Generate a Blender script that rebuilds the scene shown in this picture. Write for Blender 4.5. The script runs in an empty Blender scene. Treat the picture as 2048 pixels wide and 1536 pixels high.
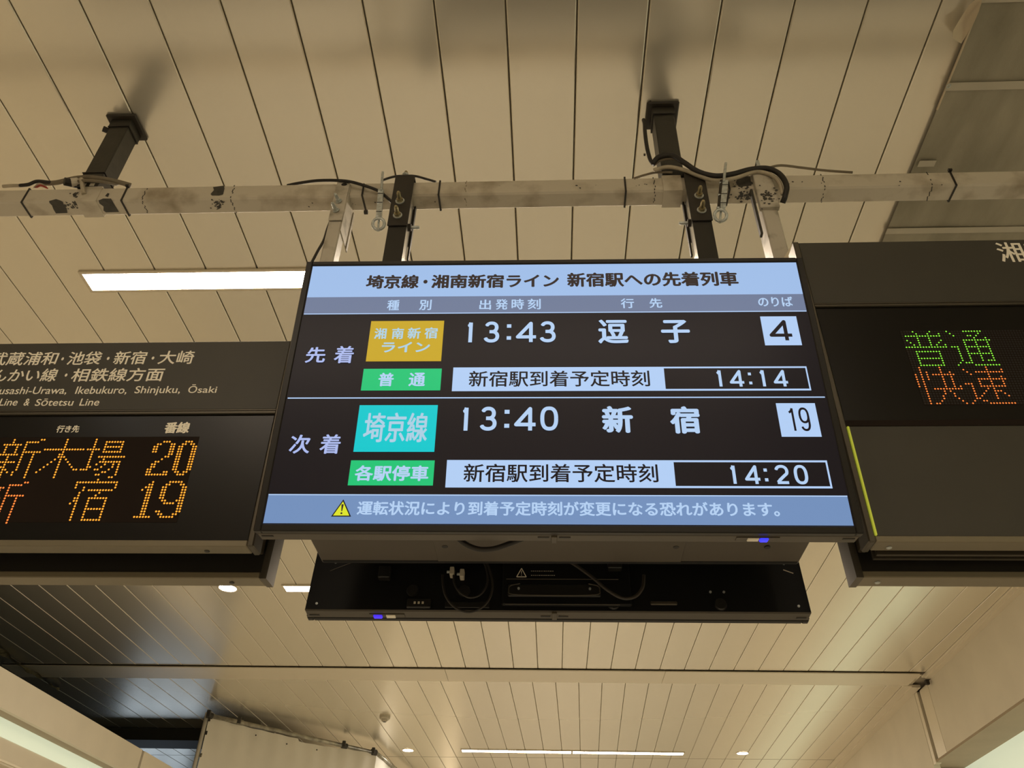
import bpy, math, random
from mathutils import Vector, Matrix
random.seed(7)
C = bpy.context.scene.collection
SC = bpy.context.scene

# ------------------------------------------------------------------ camera, world, exposure
F_PX, YAW, PITCH, ROLL = 1615.0, -0.0592, 0.6556, 0.02895
cy, sy, cp, sp = math.cos(YAW), math.sin(YAW), math.cos(PITCH), math.sin(PITCH)
AF = Vector((sy*cp, cy*cp, sp)); _r = Vector((cy, -sy, 0)); _u = _r.cross(AF)
AR = _r*math.cos(ROLL) + _u*math.sin(ROLL); AU = _u*math.cos(ROLL) - _r*math.sin(ROLL)
cam = bpy.data.cameras.new('camera'); cam.sensor_width = 36; cam.lens = F_PX/2048*36
cam.clip_start = 0.05; cam.clip_end = 200
co = bpy.data.objects.new('camera', cam); C.objects.link(co)
M = Matrix((AR, AU, -AF)).transposed().to_4x4(); co.matrix_world = M
SC.camera = co
w = bpy.data.worlds.new('world'); SC.world = w; w.use_nodes = True
w.node_tree.nodes['Background'].inputs[0].default_value = (0.55, 0.66, 0.80, 1)
w.node_tree.nodes['Background'].inputs[1].default_value = 0.015
SC.view_settings.view_transform = 'Standard'; SC.view_settings.look = 'None'
SC.view_settings.exposure = 0.0; SC.view_settings.gamma = 1.0
SC.view_settings.use_curve_mapping = False
LAMP = 38.0        # strength of the recessed ceiling lamps
LAMP_C = (1.0, 0.835, 0.655)
LANTERN = 0.55     # the backlit strips along the side walls
WINDOW = 1.35       # daylight in the opening at the far left

def ray(u, v): return AR*((u-1024)/F_PX) - AU*((v-768)/F_PX) + AF
def atY(u, v, Y): d = ray(u, v); return d*(Y/d.y)      # point of the photo at a known depth
def atZ(u, v, Z): d = ray(u, v); return d*(Z/d.z)      # ... or at a known height
def atX(u, v, X): d = ray(u, v); return d*(X/d.x)

H = 2.59           # ceiling above the camera (the camera is held 1.55 m above the floor)
FL = -1.55

# ------------------------------------------------------------------ materials
def mat(name, col, rough=0.5, metal=0.0, spec=0.5, emit=None, es=1.0, noise=0.0, nscale=6.0, col2=None, bump=0.0,
        bscale=60.0, stretch=None, lo=0.35, hi=0.65, detail=6.0):
    m = bpy.data.materials.new(name); m.use_nodes = True
    nt = m.node_tree; b = nt.nodes['Principled BSDF']
    b.inputs['Base Color'].default_value = (*col, 1); b.inputs['Roughness'].default_value = rough
    b.inputs['Metallic'].default_value = metal; b.inputs['Specular IOR Level'].default_value = spec
    if emit:
        b.inputs['Emission Color'].default_value = (*emit, 1); b.inputs['Emission Strength'].default_value = es
    tc = nt.nodes.new('ShaderNodeTexCoord'); mp = nt.nodes.new('ShaderNodeMapping')
    nt.links.new(tc.outputs['Object'], mp.inputs['Vector'])
    if stretch: mp.inputs['Scale'].default_value = stretch
    if noise > 0 or col2:
        n = nt.nodes.new('ShaderNodeTexNoise'); n.inputs['Scale'].default_value = nscale; n.inputs['Detail'].default_value = detail
        nt.links.new(mp.outputs[0], n.inputs['Vector'])
        r = nt.nodes.new('ShaderNodeValToRGB')
        c2 = col2 or tuple(c*(1-noise) for c in col)
        r.color_ramp.elements[0].position = lo; r.color_ramp.elements[1].position = hi
        r.color_ramp.elements[0].color = (*c2, 1); r.color_ramp.elements[1].color = (*col, 1)
        nt.links.new(n.outputs['Fac'], r.inputs[0]); nt.links.new(r.outputs[0], b.inputs['Base Color'])
    if bump > 0:
        n2 = nt.nodes.new('ShaderNodeTexNoise'); n2.inputs['Scale'].default_value = bscale
        nt.links.new(mp.outputs[0], n2.inputs['Vector'])
        bp = nt.nodes.new('ShaderNodeBump'); bp.inputs['Strength'].default_value = bump; bp.inputs['Distance'].default_value = 0.002
        nt.links.new(n2.outputs['Fac'], bp.inputs['Height']); nt.links.new(bp.outputs[0], b.inputs['Normal'])
    return m

def srgb(r, g, b):
    f = lambda c: (c/255/12.92) if c/255 <= 0.04045 else ((c/255+0.055)/1.055)**2.4
    return (f(r), f(g), f(b))

CEIL = mat('ceiling_panel_metal', (0.87, 0.815, 0.69), rough=0.24, metal=0.66)
BACKING = mat('ceiling_backing', (0.46, 0.39, 0.29), rough=0.9)
STRIP = mat('painted_trim', (0.86, 0.78, 0.63), rough=0.35, metal=0.25)
DARKTRIM = mat('dark_bulkhead_paint', (0.06, 0.055, 0.04), rough=0.5)
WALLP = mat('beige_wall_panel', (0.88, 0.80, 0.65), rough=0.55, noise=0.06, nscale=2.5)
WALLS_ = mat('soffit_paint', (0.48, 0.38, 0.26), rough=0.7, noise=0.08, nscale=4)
GLOW = mat('backlit_strip', (0.6, 0.65, 0.5), rough=0.4, emit=(0.80, 0.88, 0.66), es=LANTERN)
FLOORM = mat('floor_tile', (0.79, 0.77, 0.72), rough=0.6, spec=0.2, noise=0.12, nscale=3)
DARKF = mat('track_ballast', (0.035, 0.033, 0.03), rough=0.95, noise=0.4, nscale=14)
DARKW = mat('dark_track_wall', (0.03, 0.03, 0.028), rough=0.9)
DAY = mat('daylight_glass', (0.2, 0.2, 0.2), rough=0.3, emit=(0.70, 0.84, 1.0), es=WINDOW)
LAMPM = mat('lamp_diffuser', (0.9, 0.9, 0.9), rough=0.4, emit=LAMP_C, es=LAMP)
DOWNM = mat('downlight_glass', (0.9, 0.9, 0.9), rough=0.4, emit=(1.0, 0.93, 0.84), es=LAMP*1.6)
LAMPF = mat('lamp_frame_white', (0.75, 0.66, 0.5), rough=0.45)
PLAST = mat('white_plastic', (0.62, 0.56, 0.44), rough=0.5)
POSTM = mat('dark_grey_post_paint', (0.032, 0.029, 0.022), rough=0.42, noise=0.35, nscale=20, bump=0.2, bscale=120)
BRKT = mat('dark_bracket_steel', (0.026, 0.020, 0.013), rough=0.5, noise=0.2, nscale=30)
POLEB = mat('black_pole_face', (0.014, 0.012, 0.009), rough=0.4)
POLES = mat('galvanised_pole_steel', (0.62, 0.60, 0.54), rough=0.24, metal=0.85, noise=0.2, nscale=14)
BEAMM = mat('peeling_cream_paint', (0.62, 0.56, 0.45), rough=0.6, col2=(0.36, 0.30, 0.21), nscale=9, lo=0.28, hi=0.50, bump=0.5, bscale=30, detail=9)
BARE = mat('bare_dark_metal', (0.06, 0.055, 0.045), rough=0.55, noise=0.4, nscale=60)
GRIME = mat('black_grime', (0.10, 0.08, 0.05), rough=0.8, col2=(0.42, 0.36, 0.26), nscale=45, lo=0.4, hi=0.6)
WPOLE = mat('stained_white_pole', (0.56, 0.51, 0.42), rough=0.45, col2=(0.20, 0.17, 0.11), nscale=16, lo=0.25, hi=0.5, bump=0.3, bscale=50, detail=8)
ZINC = mat('zinc_hardware', (0.62, 0.66, 0.64), rough=0.35, metal=0.45, noise=0.3, nscale=90)
BRASS = mat('yellowish_bolt', (0.50, 0.43, 0.26), rough=0.35, metal=0.8, noise=0.3, nscale=80)
CABLE = mat('black_cable_rubber', (0.014, 0.011, 0.008), rough=0.5)
CABLEG = mat('grey_cable', (0.20, 0.165, 0.11), rough=0.55, noise=0.2, nscale=40)
CABLEW = mat('cream_cable', (0.52, 0.45, 0.33), rough=0.5, noise=0.3, nscale=30)
REDW = mat('red_wire', (0.35, 0.05, 0.03), rough=0.5)
SIGNM = mat('sign_brown_grey_face', (0.060, 0.056, 0.045), rough=0.42, spec=0.3, noise=0.04, nscale=12, bump=0.05, bscale=400)
SIGNR = mat('sign_rim_aluminium', (0.095, 0.082, 0.06), rough=0.38, metal=0.5)
SIGNBOT = mat('sign_bottom_rail', (0.21, 0.18, 0.12), rough=0.4, metal=0.35)
SIGNBOX = mat('sign_inner_dark', (0.013, 0.011, 0.008), rough=0.6)
LEDGLASS = mat('led_window_black', (0.006, 0.005, 0.004), rough=0.28, spec=0.35)
LEDMOD = mat('led_module_face', (0.014, 0.008, 0.005), rough=0.7, spec=0.15)
LEDOFF = mat('unlit_led_dots', (0.006, 0.004, 0.003), rough=0.5)
ORANGE = mat('orange_led', (0.2, 0.1, 0.02), emit=(1.0, 0.36, 0.025), es=1.3)
ORANGE2 = mat('red_orange_led', (0.2, 0.06, 0.02), emit=(1.0, 0.22, 0.035), es=1.3)
GREENL = mat('green_led', (0.05, 0.2, 0.02), emit=(0.28, 0.90, 0.05), es=1.1)
SIGNTXT = mat('cream_sign_lettering', (0.95, 0.89, 0.74), rough=0.5)
YELLOWS = mat('yellow_green_strip', (0.55, 0.60, 0.06), rough=0.5, emit=(0.5, 0.55, 0.05), es=0.35)
BEZEL = mat('black_bezel', (0.016, 0.014, 0.011), rough=0.35, spec=0.25)
BEZELB = mat('display_underside', (0.068, 0.055, 0.036), rough=0.45)
BACKM = mat('display_back_black', (0.006, 0.006, 0.006), rough=0.5, spec=0.25)
BACK2 = mat('display_back_detail', (0.014, 0.013, 0.011), rough=0.4)
TRAYM = mat('brown_grey_tray', (0.072, 0.057, 0.038), rough=0.5, noise=0.05, nscale=9)
TARP = mat('grey_mesh_sheet', (0.40, 0.36, 0.27), rough=0.8, col2=(0.25, 0.225, 0.16), nscale=1.6, bump=0.8, bscale=260, stretch=(4.0, 1.0, 1), detail=12)
TAPE = mat('pale_tape', (0.50, 0.45, 0.35), rough=0.6, noise=0.1, nscale=8)
FLAPM = mat('beige_flap', (0.60, 0.50, 0.35), rough=0.6, noise=0.1, nscale=8)
SHEETM = mat('white_tarpaulin', (0.88, 0.83, 0.72), rough=0.55, noise=0.08, nscale=1.6, bump=0.3, bscale=5)
PIPEM = mat('tarnished_pipe', (0.5, 0.47, 0.38), rough=0.35, metal=0.6, noise=0.5, nscale=12)
RAGM = mat('frayed_insulation', (0.34, 0.28, 0.14), rough=0.9, noise=0.6, nscale=30)
BLUE = mat('blue_indicator', (0, 0, 0.2), emit=(0.03, 0.03, 1.0), es=2.0)
BLUE2 = mat('dim_blue_indicator', (0, 0, 0.2), emit=(0.07, 0.03, 0.85), es=1.0)
def screen_mat(name, rgb, k=1.0):
    return mat(name, (0.003, 0.003, 0.003), rough=0.30, spec=0.14, emit=srgb(*rgb), es=k)
S_BLACK = screen_mat('screen_black', (27, 22, 26), 0.8)
S_WHITE = screen_mat('screen_white', (178, 206, 244))
S_HEAD = screen_mat('screen_header_blue', (160, 190, 232))
S_GREY = screen_mat('screen_column_grey', (112, 124, 152))
S_FOOT = screen_mat('screen_footer_blue', (115, 144, 188))
S_YEL = screen_mat('screen_yellow', (200, 166, 38))
S_GRN = screen_mat('screen_green', (32, 195, 118))
S_TEAL = screen_mat('screen_teal', (8, 200, 205))
S_TXT = screen_mat('screen_text_white', (180, 208, 242))
S_LAV = screen_mat('screen_text_lavender', (172, 186, 236))
S_PALE = screen_mat('screen_text_pale', (172, 207, 226))
S_DARK = screen_mat('screen_text_dark', (58, 46, 42), 0.8)
S_BLK2 = screen_mat('screen_text_black', (26, 20, 26), 0.8)
S_WARN = screen_mat('screen_warning_yellow', (222, 228, 44))

# ------------------------------------------------------------------ mesh helpers
class MB:
    def __init__(s): s.v = []; s.f = []
    def add(s, vs, fs):
        n = len(s.v); s.v += [tuple(p) for p in vs]; s.f += [tuple(i+n for i in f) for f in fs]; return s
    def box(s, x0, x1, y0, y1, z0, z1, b=0.0):
        if b <= 0:
            return s.add([(x0,y0,z0),(x1,y0,z0),(x1,y1,z0),(x0,y1,z0),(x0,y0,z1),(x1,y0,z1),(x1,y1,z1),(x0,y1,z1)],
                         [(3,2,1,0),(4,5,6,7),(0,1,5,4),(1,2,6,5),(2,3,7,6),(3,0,4,7)])
        b = min(b, (x1-x0)/2.01, (y1-y0)/2.01, (z1-z0)/2.01); vs = []; 
        X, Y, Z = (x0, x1), (y0, y1), (z0, z1); idx = {}
        for i in (0,1):
            for j in (0,1):
                for k in (0,1):
                    sx, s2, sz = (1,-1)[i]*b, (1,-1)[j]*b, (1,-1)[k]*b
                    idx[i,j,k,'x'] = len(vs); vs.append((X[i], Y[j]+s2, Z[k]+sz))
                    idx[i,j,k,'y'] = len(vs); vs.append((X[i]+sx, Y[j], Z[k]+sz))
                    idx[i,j,k,'z'] = len(vs); vs.append((X[i]+sx, Y[j]+s2, Z[k]))
        fs = []
        for i in (0,1):
            q = [idx[i,0,0,'x'], idx[i,1,0,'x'], idx[i,1,1,'x'], idx[i,0,1,'x']]; fs.append(tuple(q if i else q[::-1]))
            q = [idx[0,i,0,'y'], idx[0,i,1,'y'], idx[1,i,1,'y'], idx[1,i,0,'y']]; fs.append(tuple(q if i else q[::-1]))
            q = [idx[0,0,i,'z'], idx[1,0,i,'z'], idx[1,1,i,'z'], idx[0,1,i,'z']]; fs.append(tuple(q if i else q[::-1]))
        for i in (0,1):
            for j in (0,1):
                fs.append((idx[i,j,0,'x'], idx[i,j,0,'y'], idx[i,j,1,'y'], idx[i,j,1,'x']))
                fs.append((idx[i,0,j,'x'], idx[i,0,j,'z'], idx[i,1,j,'z'], idx[i,1,j,'x']))
                fs.append((idx[0,i,j,'y'], idx[0,i,j,'z'], idx[1,i,j,'z'], idx[1,i,j,'y']))
                for k in (0,1): fs.append((idx[i,j,k,'x'], idx[i,j,k,'y'], idx[i,j,k,'z']))
        return s.add(vs, fs)
    def prism(s, pts, axis, a, b):
        # extrude a 2-D outline (list of pairs) along an axis from a to b
        n = len(pts)
        def P(p, t):
            return {'x': (t, p[0], p[1]), 'y': (p[0], t, p[1]), 'z': (p[0], p[1], t)}[axis]
        return s.add([P(p, a) for p in pts] + [P(p, b) for p in pts],
                     [tuple(range(n)), tuple(range(2*n-1, n-1, -1))] + [(i, (i+1) % n, n+(i+1) % n, n+i) for i in range(n)])
    def tube(s, pts, r, n=10, cap=True, radii=None):
        pts = [Vector(p) for p in pts]; rings = []; up = None
        for i, p in enumerate(pts):
            t = (pts[min(i+1, len(pts)-1)] - pts[max(i-1, 0)]).normalized()
            if up is None:
                up = Vector((0,0,1)) if abs(t.z) < 0.9 else Vector((1,0,0))
            a = t.cross(up).normalized(); bb = a.cross(t).normalized(); up = bb
            rr = radii[i] if radii else r
            rings.append([p + (a*math.cos(2*math.pi*k/n) + bb*math.sin(2*math.pi*k/n))*rr for k in range(n)])
        fs = []
        for i in range(len(rings)-1):
            for k in range(n):
                fs.append((i*n+k, i*n+(k+1) % n, (i+1)*n+(k+1) % n, (i+1)*n+k))
        if cap: fs += [tuple(range(n))[::-1], tuple((len(rings)-1)*n+k for k in range(n))]
        return s.add([q for r_ in rings for q in r_], fs)
    def cyl(s, p0, p1, r, n=14, r1=None): return s.tube([p0, p1], r, n, radii=[r, r if r1 is None else r1])
    def quad(s, a, b, c, d): return s.add([a, b, c, d], [(0,1,2,3)])
    def torus(s, c, R, r, nx, ny, n=24, k=8):
        c = Vector(c); vs = []; nz = nx.cross(ny)
        for i in range(n):
            t = 2*math.pi*i/n; d = nx*math.cos(t) + ny*math.sin(t)
            for j in range(k):
                q = 2*math.pi*j/k; vs.append(c + d*(R + r*math.cos(q)) + nz*(r*math.sin(q)))
        return s.add(vs, [(i*k+j, ((i+1) % n)*k+j, ((i+1) % n)*k+(j+1) % k, i*k+(j+1) % k) for i in range(n) for j in range(k)])
    def build(s, name, m, parent=None, smooth=False, local=False):
        me = bpy.data.meshes.new(name); me.from_pydata(s.v, [], s.f); me.materials.append(m); me.update()
        import bmesh
        bm = bmesh.new(); bm.from_mesh(me); bmesh.ops.recalc_face_normals(bm, faces=bm.faces); bm.to_mesh(me); bm.free()
        if smooth:
            for p in me.polygons: p.use_smooth = True
        o = bpy.data.objects.new(name, me); C.objects.link(o)
        if parent:
            o.parent = parent
            if not local: o.matrix_parent_inverse = wm(parent).inverted()
        return o

def wm(o):
    m = o.matrix_basis.copy()
    return (wm(o.parent) @ o.matrix_parent_inverse @ m) if o.parent else m
def tag(o, label, cat, group=None):
    o['label'] = label; o['category'] = cat
    if group: o['group'] = group
    return o
def thing(name, label, cat, loc=(0,0,0), rot=None, group=None):
    o = bpy.data.objects.new(name, None); C.objects.link(o); o.empty_display_size = 0.05
    if rot is not None: o.matrix_world = Matrix.Translation(loc) @ rot.to_4x4()
    else: o.location = loc
    return tag(o, label, cat, group)
def struct(o): o['kind'] = 'structure'; return o
def stuff(o): o['kind'] = 'stuff'; return o
def spline(pts, k=8):
    pts = [Vector(p) for p in pts]; P = [pts[0]*2-pts[1]] + pts + [pts[-1]*2-pts[-2]]; out = []
    for i in range(1, len(P)-2):
        for j in range(k):
            t = j/k
            out.append(0.5*((2*P[i]) + (P[i+1]-P[i-1])*t + (2*P[i-1]-5*P[i]+4*P[i+1]-P[i+2])*t*t + (3*P[i]-P[i-1]-3*P[i+1]+P[i+2])*t**3))
    return out + [pts[-1]]
def copy_tree(o, parent=None):
    c = o.copy(); C.objects.link(c)
    if parent: c.parent = parent
    for ch in list(o.children): copy_tree(ch, c)
    return c

# ------------------------------------------------------------------ lettering
_glyph = {}
def glyphs(text):
    if text not in _glyph:
        cu = bpy.data.curves.new('t', 'FONT'); cu.body = text; cu.size = 1.0; cu.resolution_u = 4
        ob = bpy.data.objects.new('t', cu); C.objects.link(ob)
        dg = bpy.context.evaluated_depsgraph_get(); me = bpy.data.meshes.new_from_object(ob.evaluated_get(dg))
        vs = [(v.co.x, v.co.y) for v in me.vertices]; fs = [tuple(p.vertices) for p in me.polygons]
        bpy.data.objects.remove(ob); bpy.data.curves.remove(cu); bpy.data.meshes.remove(me)
        xs = [v[0] for v in vs]; ys = [v[1] for v in vs]
        _glyph[text] = (vs, fs, min(xs), max(xs), min(ys), max(ys))
    return _glyph[text]
def put(mb, text, x0, x1, z0, z1, d, wt=0.0):
    # fit the glyphs of a run into the rectangle x0..x1, z0..z1 at depth d in front of the face; wt thickens them
    vs, fs, a, b, c, e = glyphs(text)
    sh = [(0,0)] if wt <= 0 else [(0,0),(wt,0),(-wt,0),(0,wt*.8),(0,-wt*.8),(wt*.6,wt*.5),(-wt*.6,wt*.5),(wt*.6,-wt*.5),(-wt*.6,-wt*.5)]
    sx = (x1-x0-2*wt)/(b-a); sz = (z1-z0-1.6*wt)/(e-c)
    for i, (p, q) in enumerate(sh):
        mb.add([(x0+wt+(v[0]-a)*sx+p, -d-i*2e-6, z0+.8*wt+(v[1]-c)*sz+q) for v in vs], fs)
def arc(cx, cz, rx, rz, a0, a1, n=14, e=1.0):
    o = []
    for i in range(n+1):
        t = math.radians(a0+(a1-a0)*i/n); c, s_ = math.cos(t), math.sin(t)
        o.append((cx+rx*math.copysign(abs(c)**e, c), cz+rz*math.copysign(abs(s_)**e, s_)))
    return o
DIG = {'0': [arc(.5,.5,.5,.5,0,360,36,.8)],
       '1': [[(1,0),(1,.985)], [(0,.80),(.45,.83),(.8,.90),(1,.985)]],
       '2': [arc(.5,.70,.47,.30,165,-28,16,.9)+[(.62,.38),(.28,.18),(.06,.02)], [(0,0),(1,0)]],
       '3': [arc(.48,.755,.42,.245,160,-90,18,.9), arc(.48,.26,.50,.26,90,-162,18,.9), [(.32,.515),(.52,.515)]],
       '4': [[(.72,0),(.72,.985),(0,.27),(1,.27)]],
       '9': [arc(.5,.68,.5,.32,0,360,30,.85), [(1,.68)]+arc(.5,.34,.5,.34,0,-150,16,.85)]}
def digit(mb, ch, x0, x1, z0, z1, d, wd, wz=None):
    wz = wz or wd
    if ch == ':':
        h = (z1-z0)
        for zc in (z0+wz*.55, z1-wz*.55): mb.quad((x0,-d,zc-wz*.55),(x1,-d,zc-wz*.55),(x1,-d,zc+wz*.55),(x0,-d,zc+wz*.55))
        return
    X0, X1, Z0, Z1 = x0+wd/2, x1-wd/2, z0+wz/2, z1-wz/2
    if ch in '1': Z0, Z1 = z0, z1-wz*.15
    if ch == '4': Z0 = z0; X0 = x0; X1 = x1
    if ch == '2': X0, X1 = x0+wd*.4, x1-wd*.1
    k = 0
    for line in DIG[ch]:
        P = [(X0+(X1-X0)*p[0], Z0+(Z1-Z0)*p[1]) for p in line]
        for i in range(len(P)-1):
            (ax, az), (bx, bz) = P[i], P[i+1]; L = math.hypot(bx-ax, bz-az)
            if L < 1e-6: continue
            nx, nz = -(bz-az)/L, (bx-ax)/L; hx, hz = nx*wd/2, nz*wz/2; k += 1; y = -d-k*1e-6
            mb.quad((ax+hx,y,az+hz),(bx+hx,y,bz+hz),(bx-hx,y,bz-hz),(ax-hx,y,az-hz))
            if 0 < i:
                n = 10; mb.add([(ax+wd/2*math.cos(2*math.pi*q/n), y-5e-7, az+wz/2*math.sin(2*math.pi*q/n)) for q in range(n)], [tuple(range(n))])
def rect(mb, x0, x1, z0, z1, d): return mb.quad((x0,-d,z0),(x1,-d,z0),(x1,-d,z1),(x0,-d,z1))
def frame_rot(t, yw, rl=0.0):
    ex = Vector((math.cos(yw), math.sin(yw), 0)); n = Vector((0,0,1)).cross(ex)
    ez = Vector((0,0,1))*math.cos(t) + n*math.sin(t)
    e1 = ex*math.cos(rl)+ez*math.sin(rl); e2 = ez*math.cos(rl)-ex*math.sin(rl)
    return Matrix((e1, e2.cross(e1), e2)).transposed()

# ================================================================== STRUCTURE
PW, GAP = 0.2342, 0.0047
def plank_mesh(L, wdt=PW-GAP):
    h = wdt/2; b = .0035
    return MB().prism([(-h,.014),(-h,b),(-h+b*.5,b*.3),(-h+b,0),(h-b,0),(h-b*.5,b*.3),(h,b),(h,.014)], 'y', 0, L)
ceil = struct(MB().box(-5.75, 6.3, -7, 40.3, H+.022, H+.10).build('ceiling', BACKING))
a2 = 0.0305
def planks(k0, k1, L, place, mb_first=None):
    proto = plank_mesh(L).build('panel', CEIL, ceil)
    for i, k in enumerate(range(k0, k1)):
        o = proto if i == 0 else proto.copy()
        if i: C.objects.link(o)
        o.location, rz = place(k); o.rotation_euler.z = rz
planks(-16, 22, 7.87+6.5, lambda k: (Vector((-1.7757+PW*(k+.5), -6.5, H)), 0))
pl = plank_mesh(7.87+6.5, .15).build('edge_panel', CEIL, ceil); pl.location = (3.4565, -6.5, H)
def place2(v):
    def f(k):
        u = -2.7897+.2338*(k+.5)
        return Vector((u*math.cos(a2)+v*math.sin(a2), -u*math.sin(a2)+v*math.cos(a2), H)), -a2
    return f
planks(-13, 26, 3.345, place2(8.06))
planks(-13, 26, 28.0, place2(11.42))
# cream strip across the ceiling, in lengths, behind the dark groove
t1 = struct(MB().box(-5.5, -1.045, 7.90, 8.255, H-.014, H-.003, .002).build('trim_1', STRIP))
MB().box(-1.042, 1.09, 7.90, 8.255, H-.014, H-.003, .002).build('strip_length', STRIP, t1)
MB().box(1.093, 3.49, 7.90, 8.255, H-.014, H-.003, .002).build('strip_length', STRIP, t1)
# dark bulkhead hanging from the ceiling at the left, beyond the strip
struct(MB().box(-5.9, -3.55, 10.2, 10.62, H-.14, H-.003, .004).build('trim_2', DARKTRIM))
# rounded cornice along the right edge of the ceiling
def wx(y): return 3.555+.0299*(y-5.9)
def slanted(mb, y0, y1, xo0, xo1, z0, z1, f=wx):
    return mb.add([(f(y0)+xo0,y0,z0),(f(y0)+xo1,y0,z0),(f(y1)+xo1,y1,z0),(f(y1)+xo0,y1,z0),(f(y0)+xo0,y0,z1),(f(y0)+xo1,y0,z1),(f(y1)+xo1,y1,z1),(f(y1)+xo0,y1,z1)],
                  [(3,2,1,0),(4,5,6,7),(0,1,5,4),(1,2,6,5),(2,3,7,6),(3,0,4,7)])
cor = slanted(MB(), -6.5, 7.99, -.085, .02, H-.018, H-.002); slanted(cor, -6.5, 7.99, -.052, .02, H-.026, H-.018)
struct(cor.build('trim_3', STRIP))
def wx2(y): return 3.60+.050*(y-8.0)
cor = slanted(MB(), 8.25, 39, -.16, -.0, H-.016, H-.002, wx2); slanted(cor, 8.25, 39, -.085, 0, H-.028, H-.016, wx2)
struct(cor.build('trim_4', STRIP))
# right wall: hung fascia panels with joints, soffit, backlit strip, lower wall
wr = struct(slanted(MB(), -6.5, 8.62, .36, .45, FL, H).build('wall_right', WALLP))
ZB = 1.935
slanted(MB(), 8.62, 40, .36, .45, FL, H, wx2).build('wall_length', WALLP, wr)
for (ya, yb) in ((-6.5, -1.0), (-.995, 2.6), (2.605, 8.105)):
    slanted(MB(), ya, yb, 0, .05, ZB, H-.026).build('fascia_panel', WALLP, wr)
slanted(MB(), 8.12, 8.345, .004, .05, ZB-.01, H-.03).build('joint_cover', STRIP, wr)
slanted(MB(), 8.385, 8.455, .0, .05, ZB-.03, H-.03, wx2).build('joint_cover', STRIP, wr)
slanted(MB(), 8.465, 40, .0, .06, 1.84, H-.028, wx2).build('fascia_panel', WALLP, wr)
slanted(MB(), 8.0, 8.5, .06, .1, ZB, H-.03).build('joint_backing', DARKTRIM, wr)
MB().box(3.565, 3.60, 7.995, 8.03, H-.075, H-.03, .004).build('broken_clip', BRKT, wr)
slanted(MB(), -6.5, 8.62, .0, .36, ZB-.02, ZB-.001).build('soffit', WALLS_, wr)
slanted(MB(), -6.5, 8.62, .335, .35, .75, ZB-.02, wx).build('backlit_strip', GLOW, wr)
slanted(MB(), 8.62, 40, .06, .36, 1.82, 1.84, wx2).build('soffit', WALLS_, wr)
slanted(MB(), 8.62, 40, .335, .35, .75, 1.82, wx2).build('backlit_strip', GLOW, wr)
for z in (1.60, 1.28):
    slanted(MB(), -6.5, 8.62, .32, .335, z-.012, z+.012, wx).build('strip_divider', STRIP, wr)
# left hung fascia, its soffit, the backlit strip and the wall under it
def lx(y): return -4.043+.0253*(y-5.8)
wl = struct(slanted(MB(), -6.5, 40, -.30, -.22, FL, 1.50, lx).build('wall_left', WALLP))
for (ya, yb) in ((-6.5, -1.2), (-1.19, 3.5), (3.51, 8.235), (8.28, 13), (13.02, 40)):
    slanted(MB(), ya, yb, -.04, 0, 1.645, 1.885, lx).build('fascia_panel', WALLP, wl)
slanted(MB(), -6.5, 40, -.05, -.035, 1.65, 1.87, lx).build('joint_backing', DARKTRIM, wl)
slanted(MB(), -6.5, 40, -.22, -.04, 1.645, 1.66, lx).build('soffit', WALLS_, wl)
slanted(MB(), -6.5, 40, -.20, -.145, 1.525, 1.645, lx).build('backlit_strip', GLOW, wl)
slanted(MB(), -6.5, 40, -.22, -.150, 1.36, 1.525, lx).build('upper_band', WALLP, wl)
slanted(MB(), -6.5, 40, -.22, -.142, 1.375, 1.39, lx).build('wall_moulding', STRIP, wl)
# floor, dark tracks beyond the left wall, far openings with daylight
struct(MB().box(-4.3, 6.2, -9, 42, FL-.2, FL).build('floor', FLOORM))
struct(MB().box(-16, -4.3, -9, 20, FL-1.3, FL-1.1).build('floor_track', DARKF))
struct(MB().box(-4.3, 6.2, 40, 40.2, FL, H).build('wall_far', WALLP))
struct(MB().box(-4.3, 4.2, -7.2, -7, FL, H+.1).build('wall_near', WALLP))
struct(MB().box(-16.2, -16, -9, 22, FL-1.1, H+1).build('wall_track', DARKW))
wf = MB().box(-16, -10.55, 20, 20.2, FL-1.1, H+.6); wf.box(-8.45, -4.3, 20, 20.2, FL-1.1, H+.6); wf.box(-10.55, -8.45, 20, 20.2, FL-1.1, -.95); wf.box(-10.55, -8.45, 20, 20.2, 1.0, H+.6)
struct(wf.build('wall_track_far', DARKW))
win = struct(MB().box(-10.55, -8.45, 20.08, 20.12, -.95, 1.0).build('window_1', DAY))
mf = MB()
for x in (-10.55, -9.87, -9.17, -8.5): mf.box(x, x+.05, 20.0, 20.08, -.95, 1.0)
mf.box(-10.55, -8.45, 20.0, 20.08, .22, .27)
mf.build('window_frame', DARKW, win)
struct(MB().box(-16, -5.75, -9, 22, H+.3, H+.4).build('ceiling_track', DARKW))

# ================================================================== CEILING LAMPS
def lamp(name, label, w_, d_, loc, grp):
    t = thing(name, label, 'ceiling light', loc, None, grp)
    fr = MB(); z0, z1 = -.008, .0
    x0, x1, y0, y1, e = -w_/2, w_/2, -d_/2, d_/2, .014
    fr.box(x0, x1, y0, y1, -.0015, z1); fr.box(x0-e, x1+e, y0-e, y0, z0, z1); fr.box(x0-e, x1+e, y1, y1+e, z0, z1); fr.box(x0-e, x0, y0, y1, z0, z1); fr.box(x1, x1+e, y0, y1, z0, z1)
    o = fr.build('frame', LAMPF, t, local=True)
    MB().quad((x0,y0,-.0055), (x1,y0,-.0055), (x1,y1,-.0055), (x0,y1,-.0055)).build('diffuser', LAMPM, t, local=True)
    return t
G1 = 'linear ceiling lamps'
l0 = lamp('linear_ceiling_lamp', 'long bright ceiling lamp left of the big display, above the left sign', 1.40, .105, (-1.415, 2.565, H-.001), G1)
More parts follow.
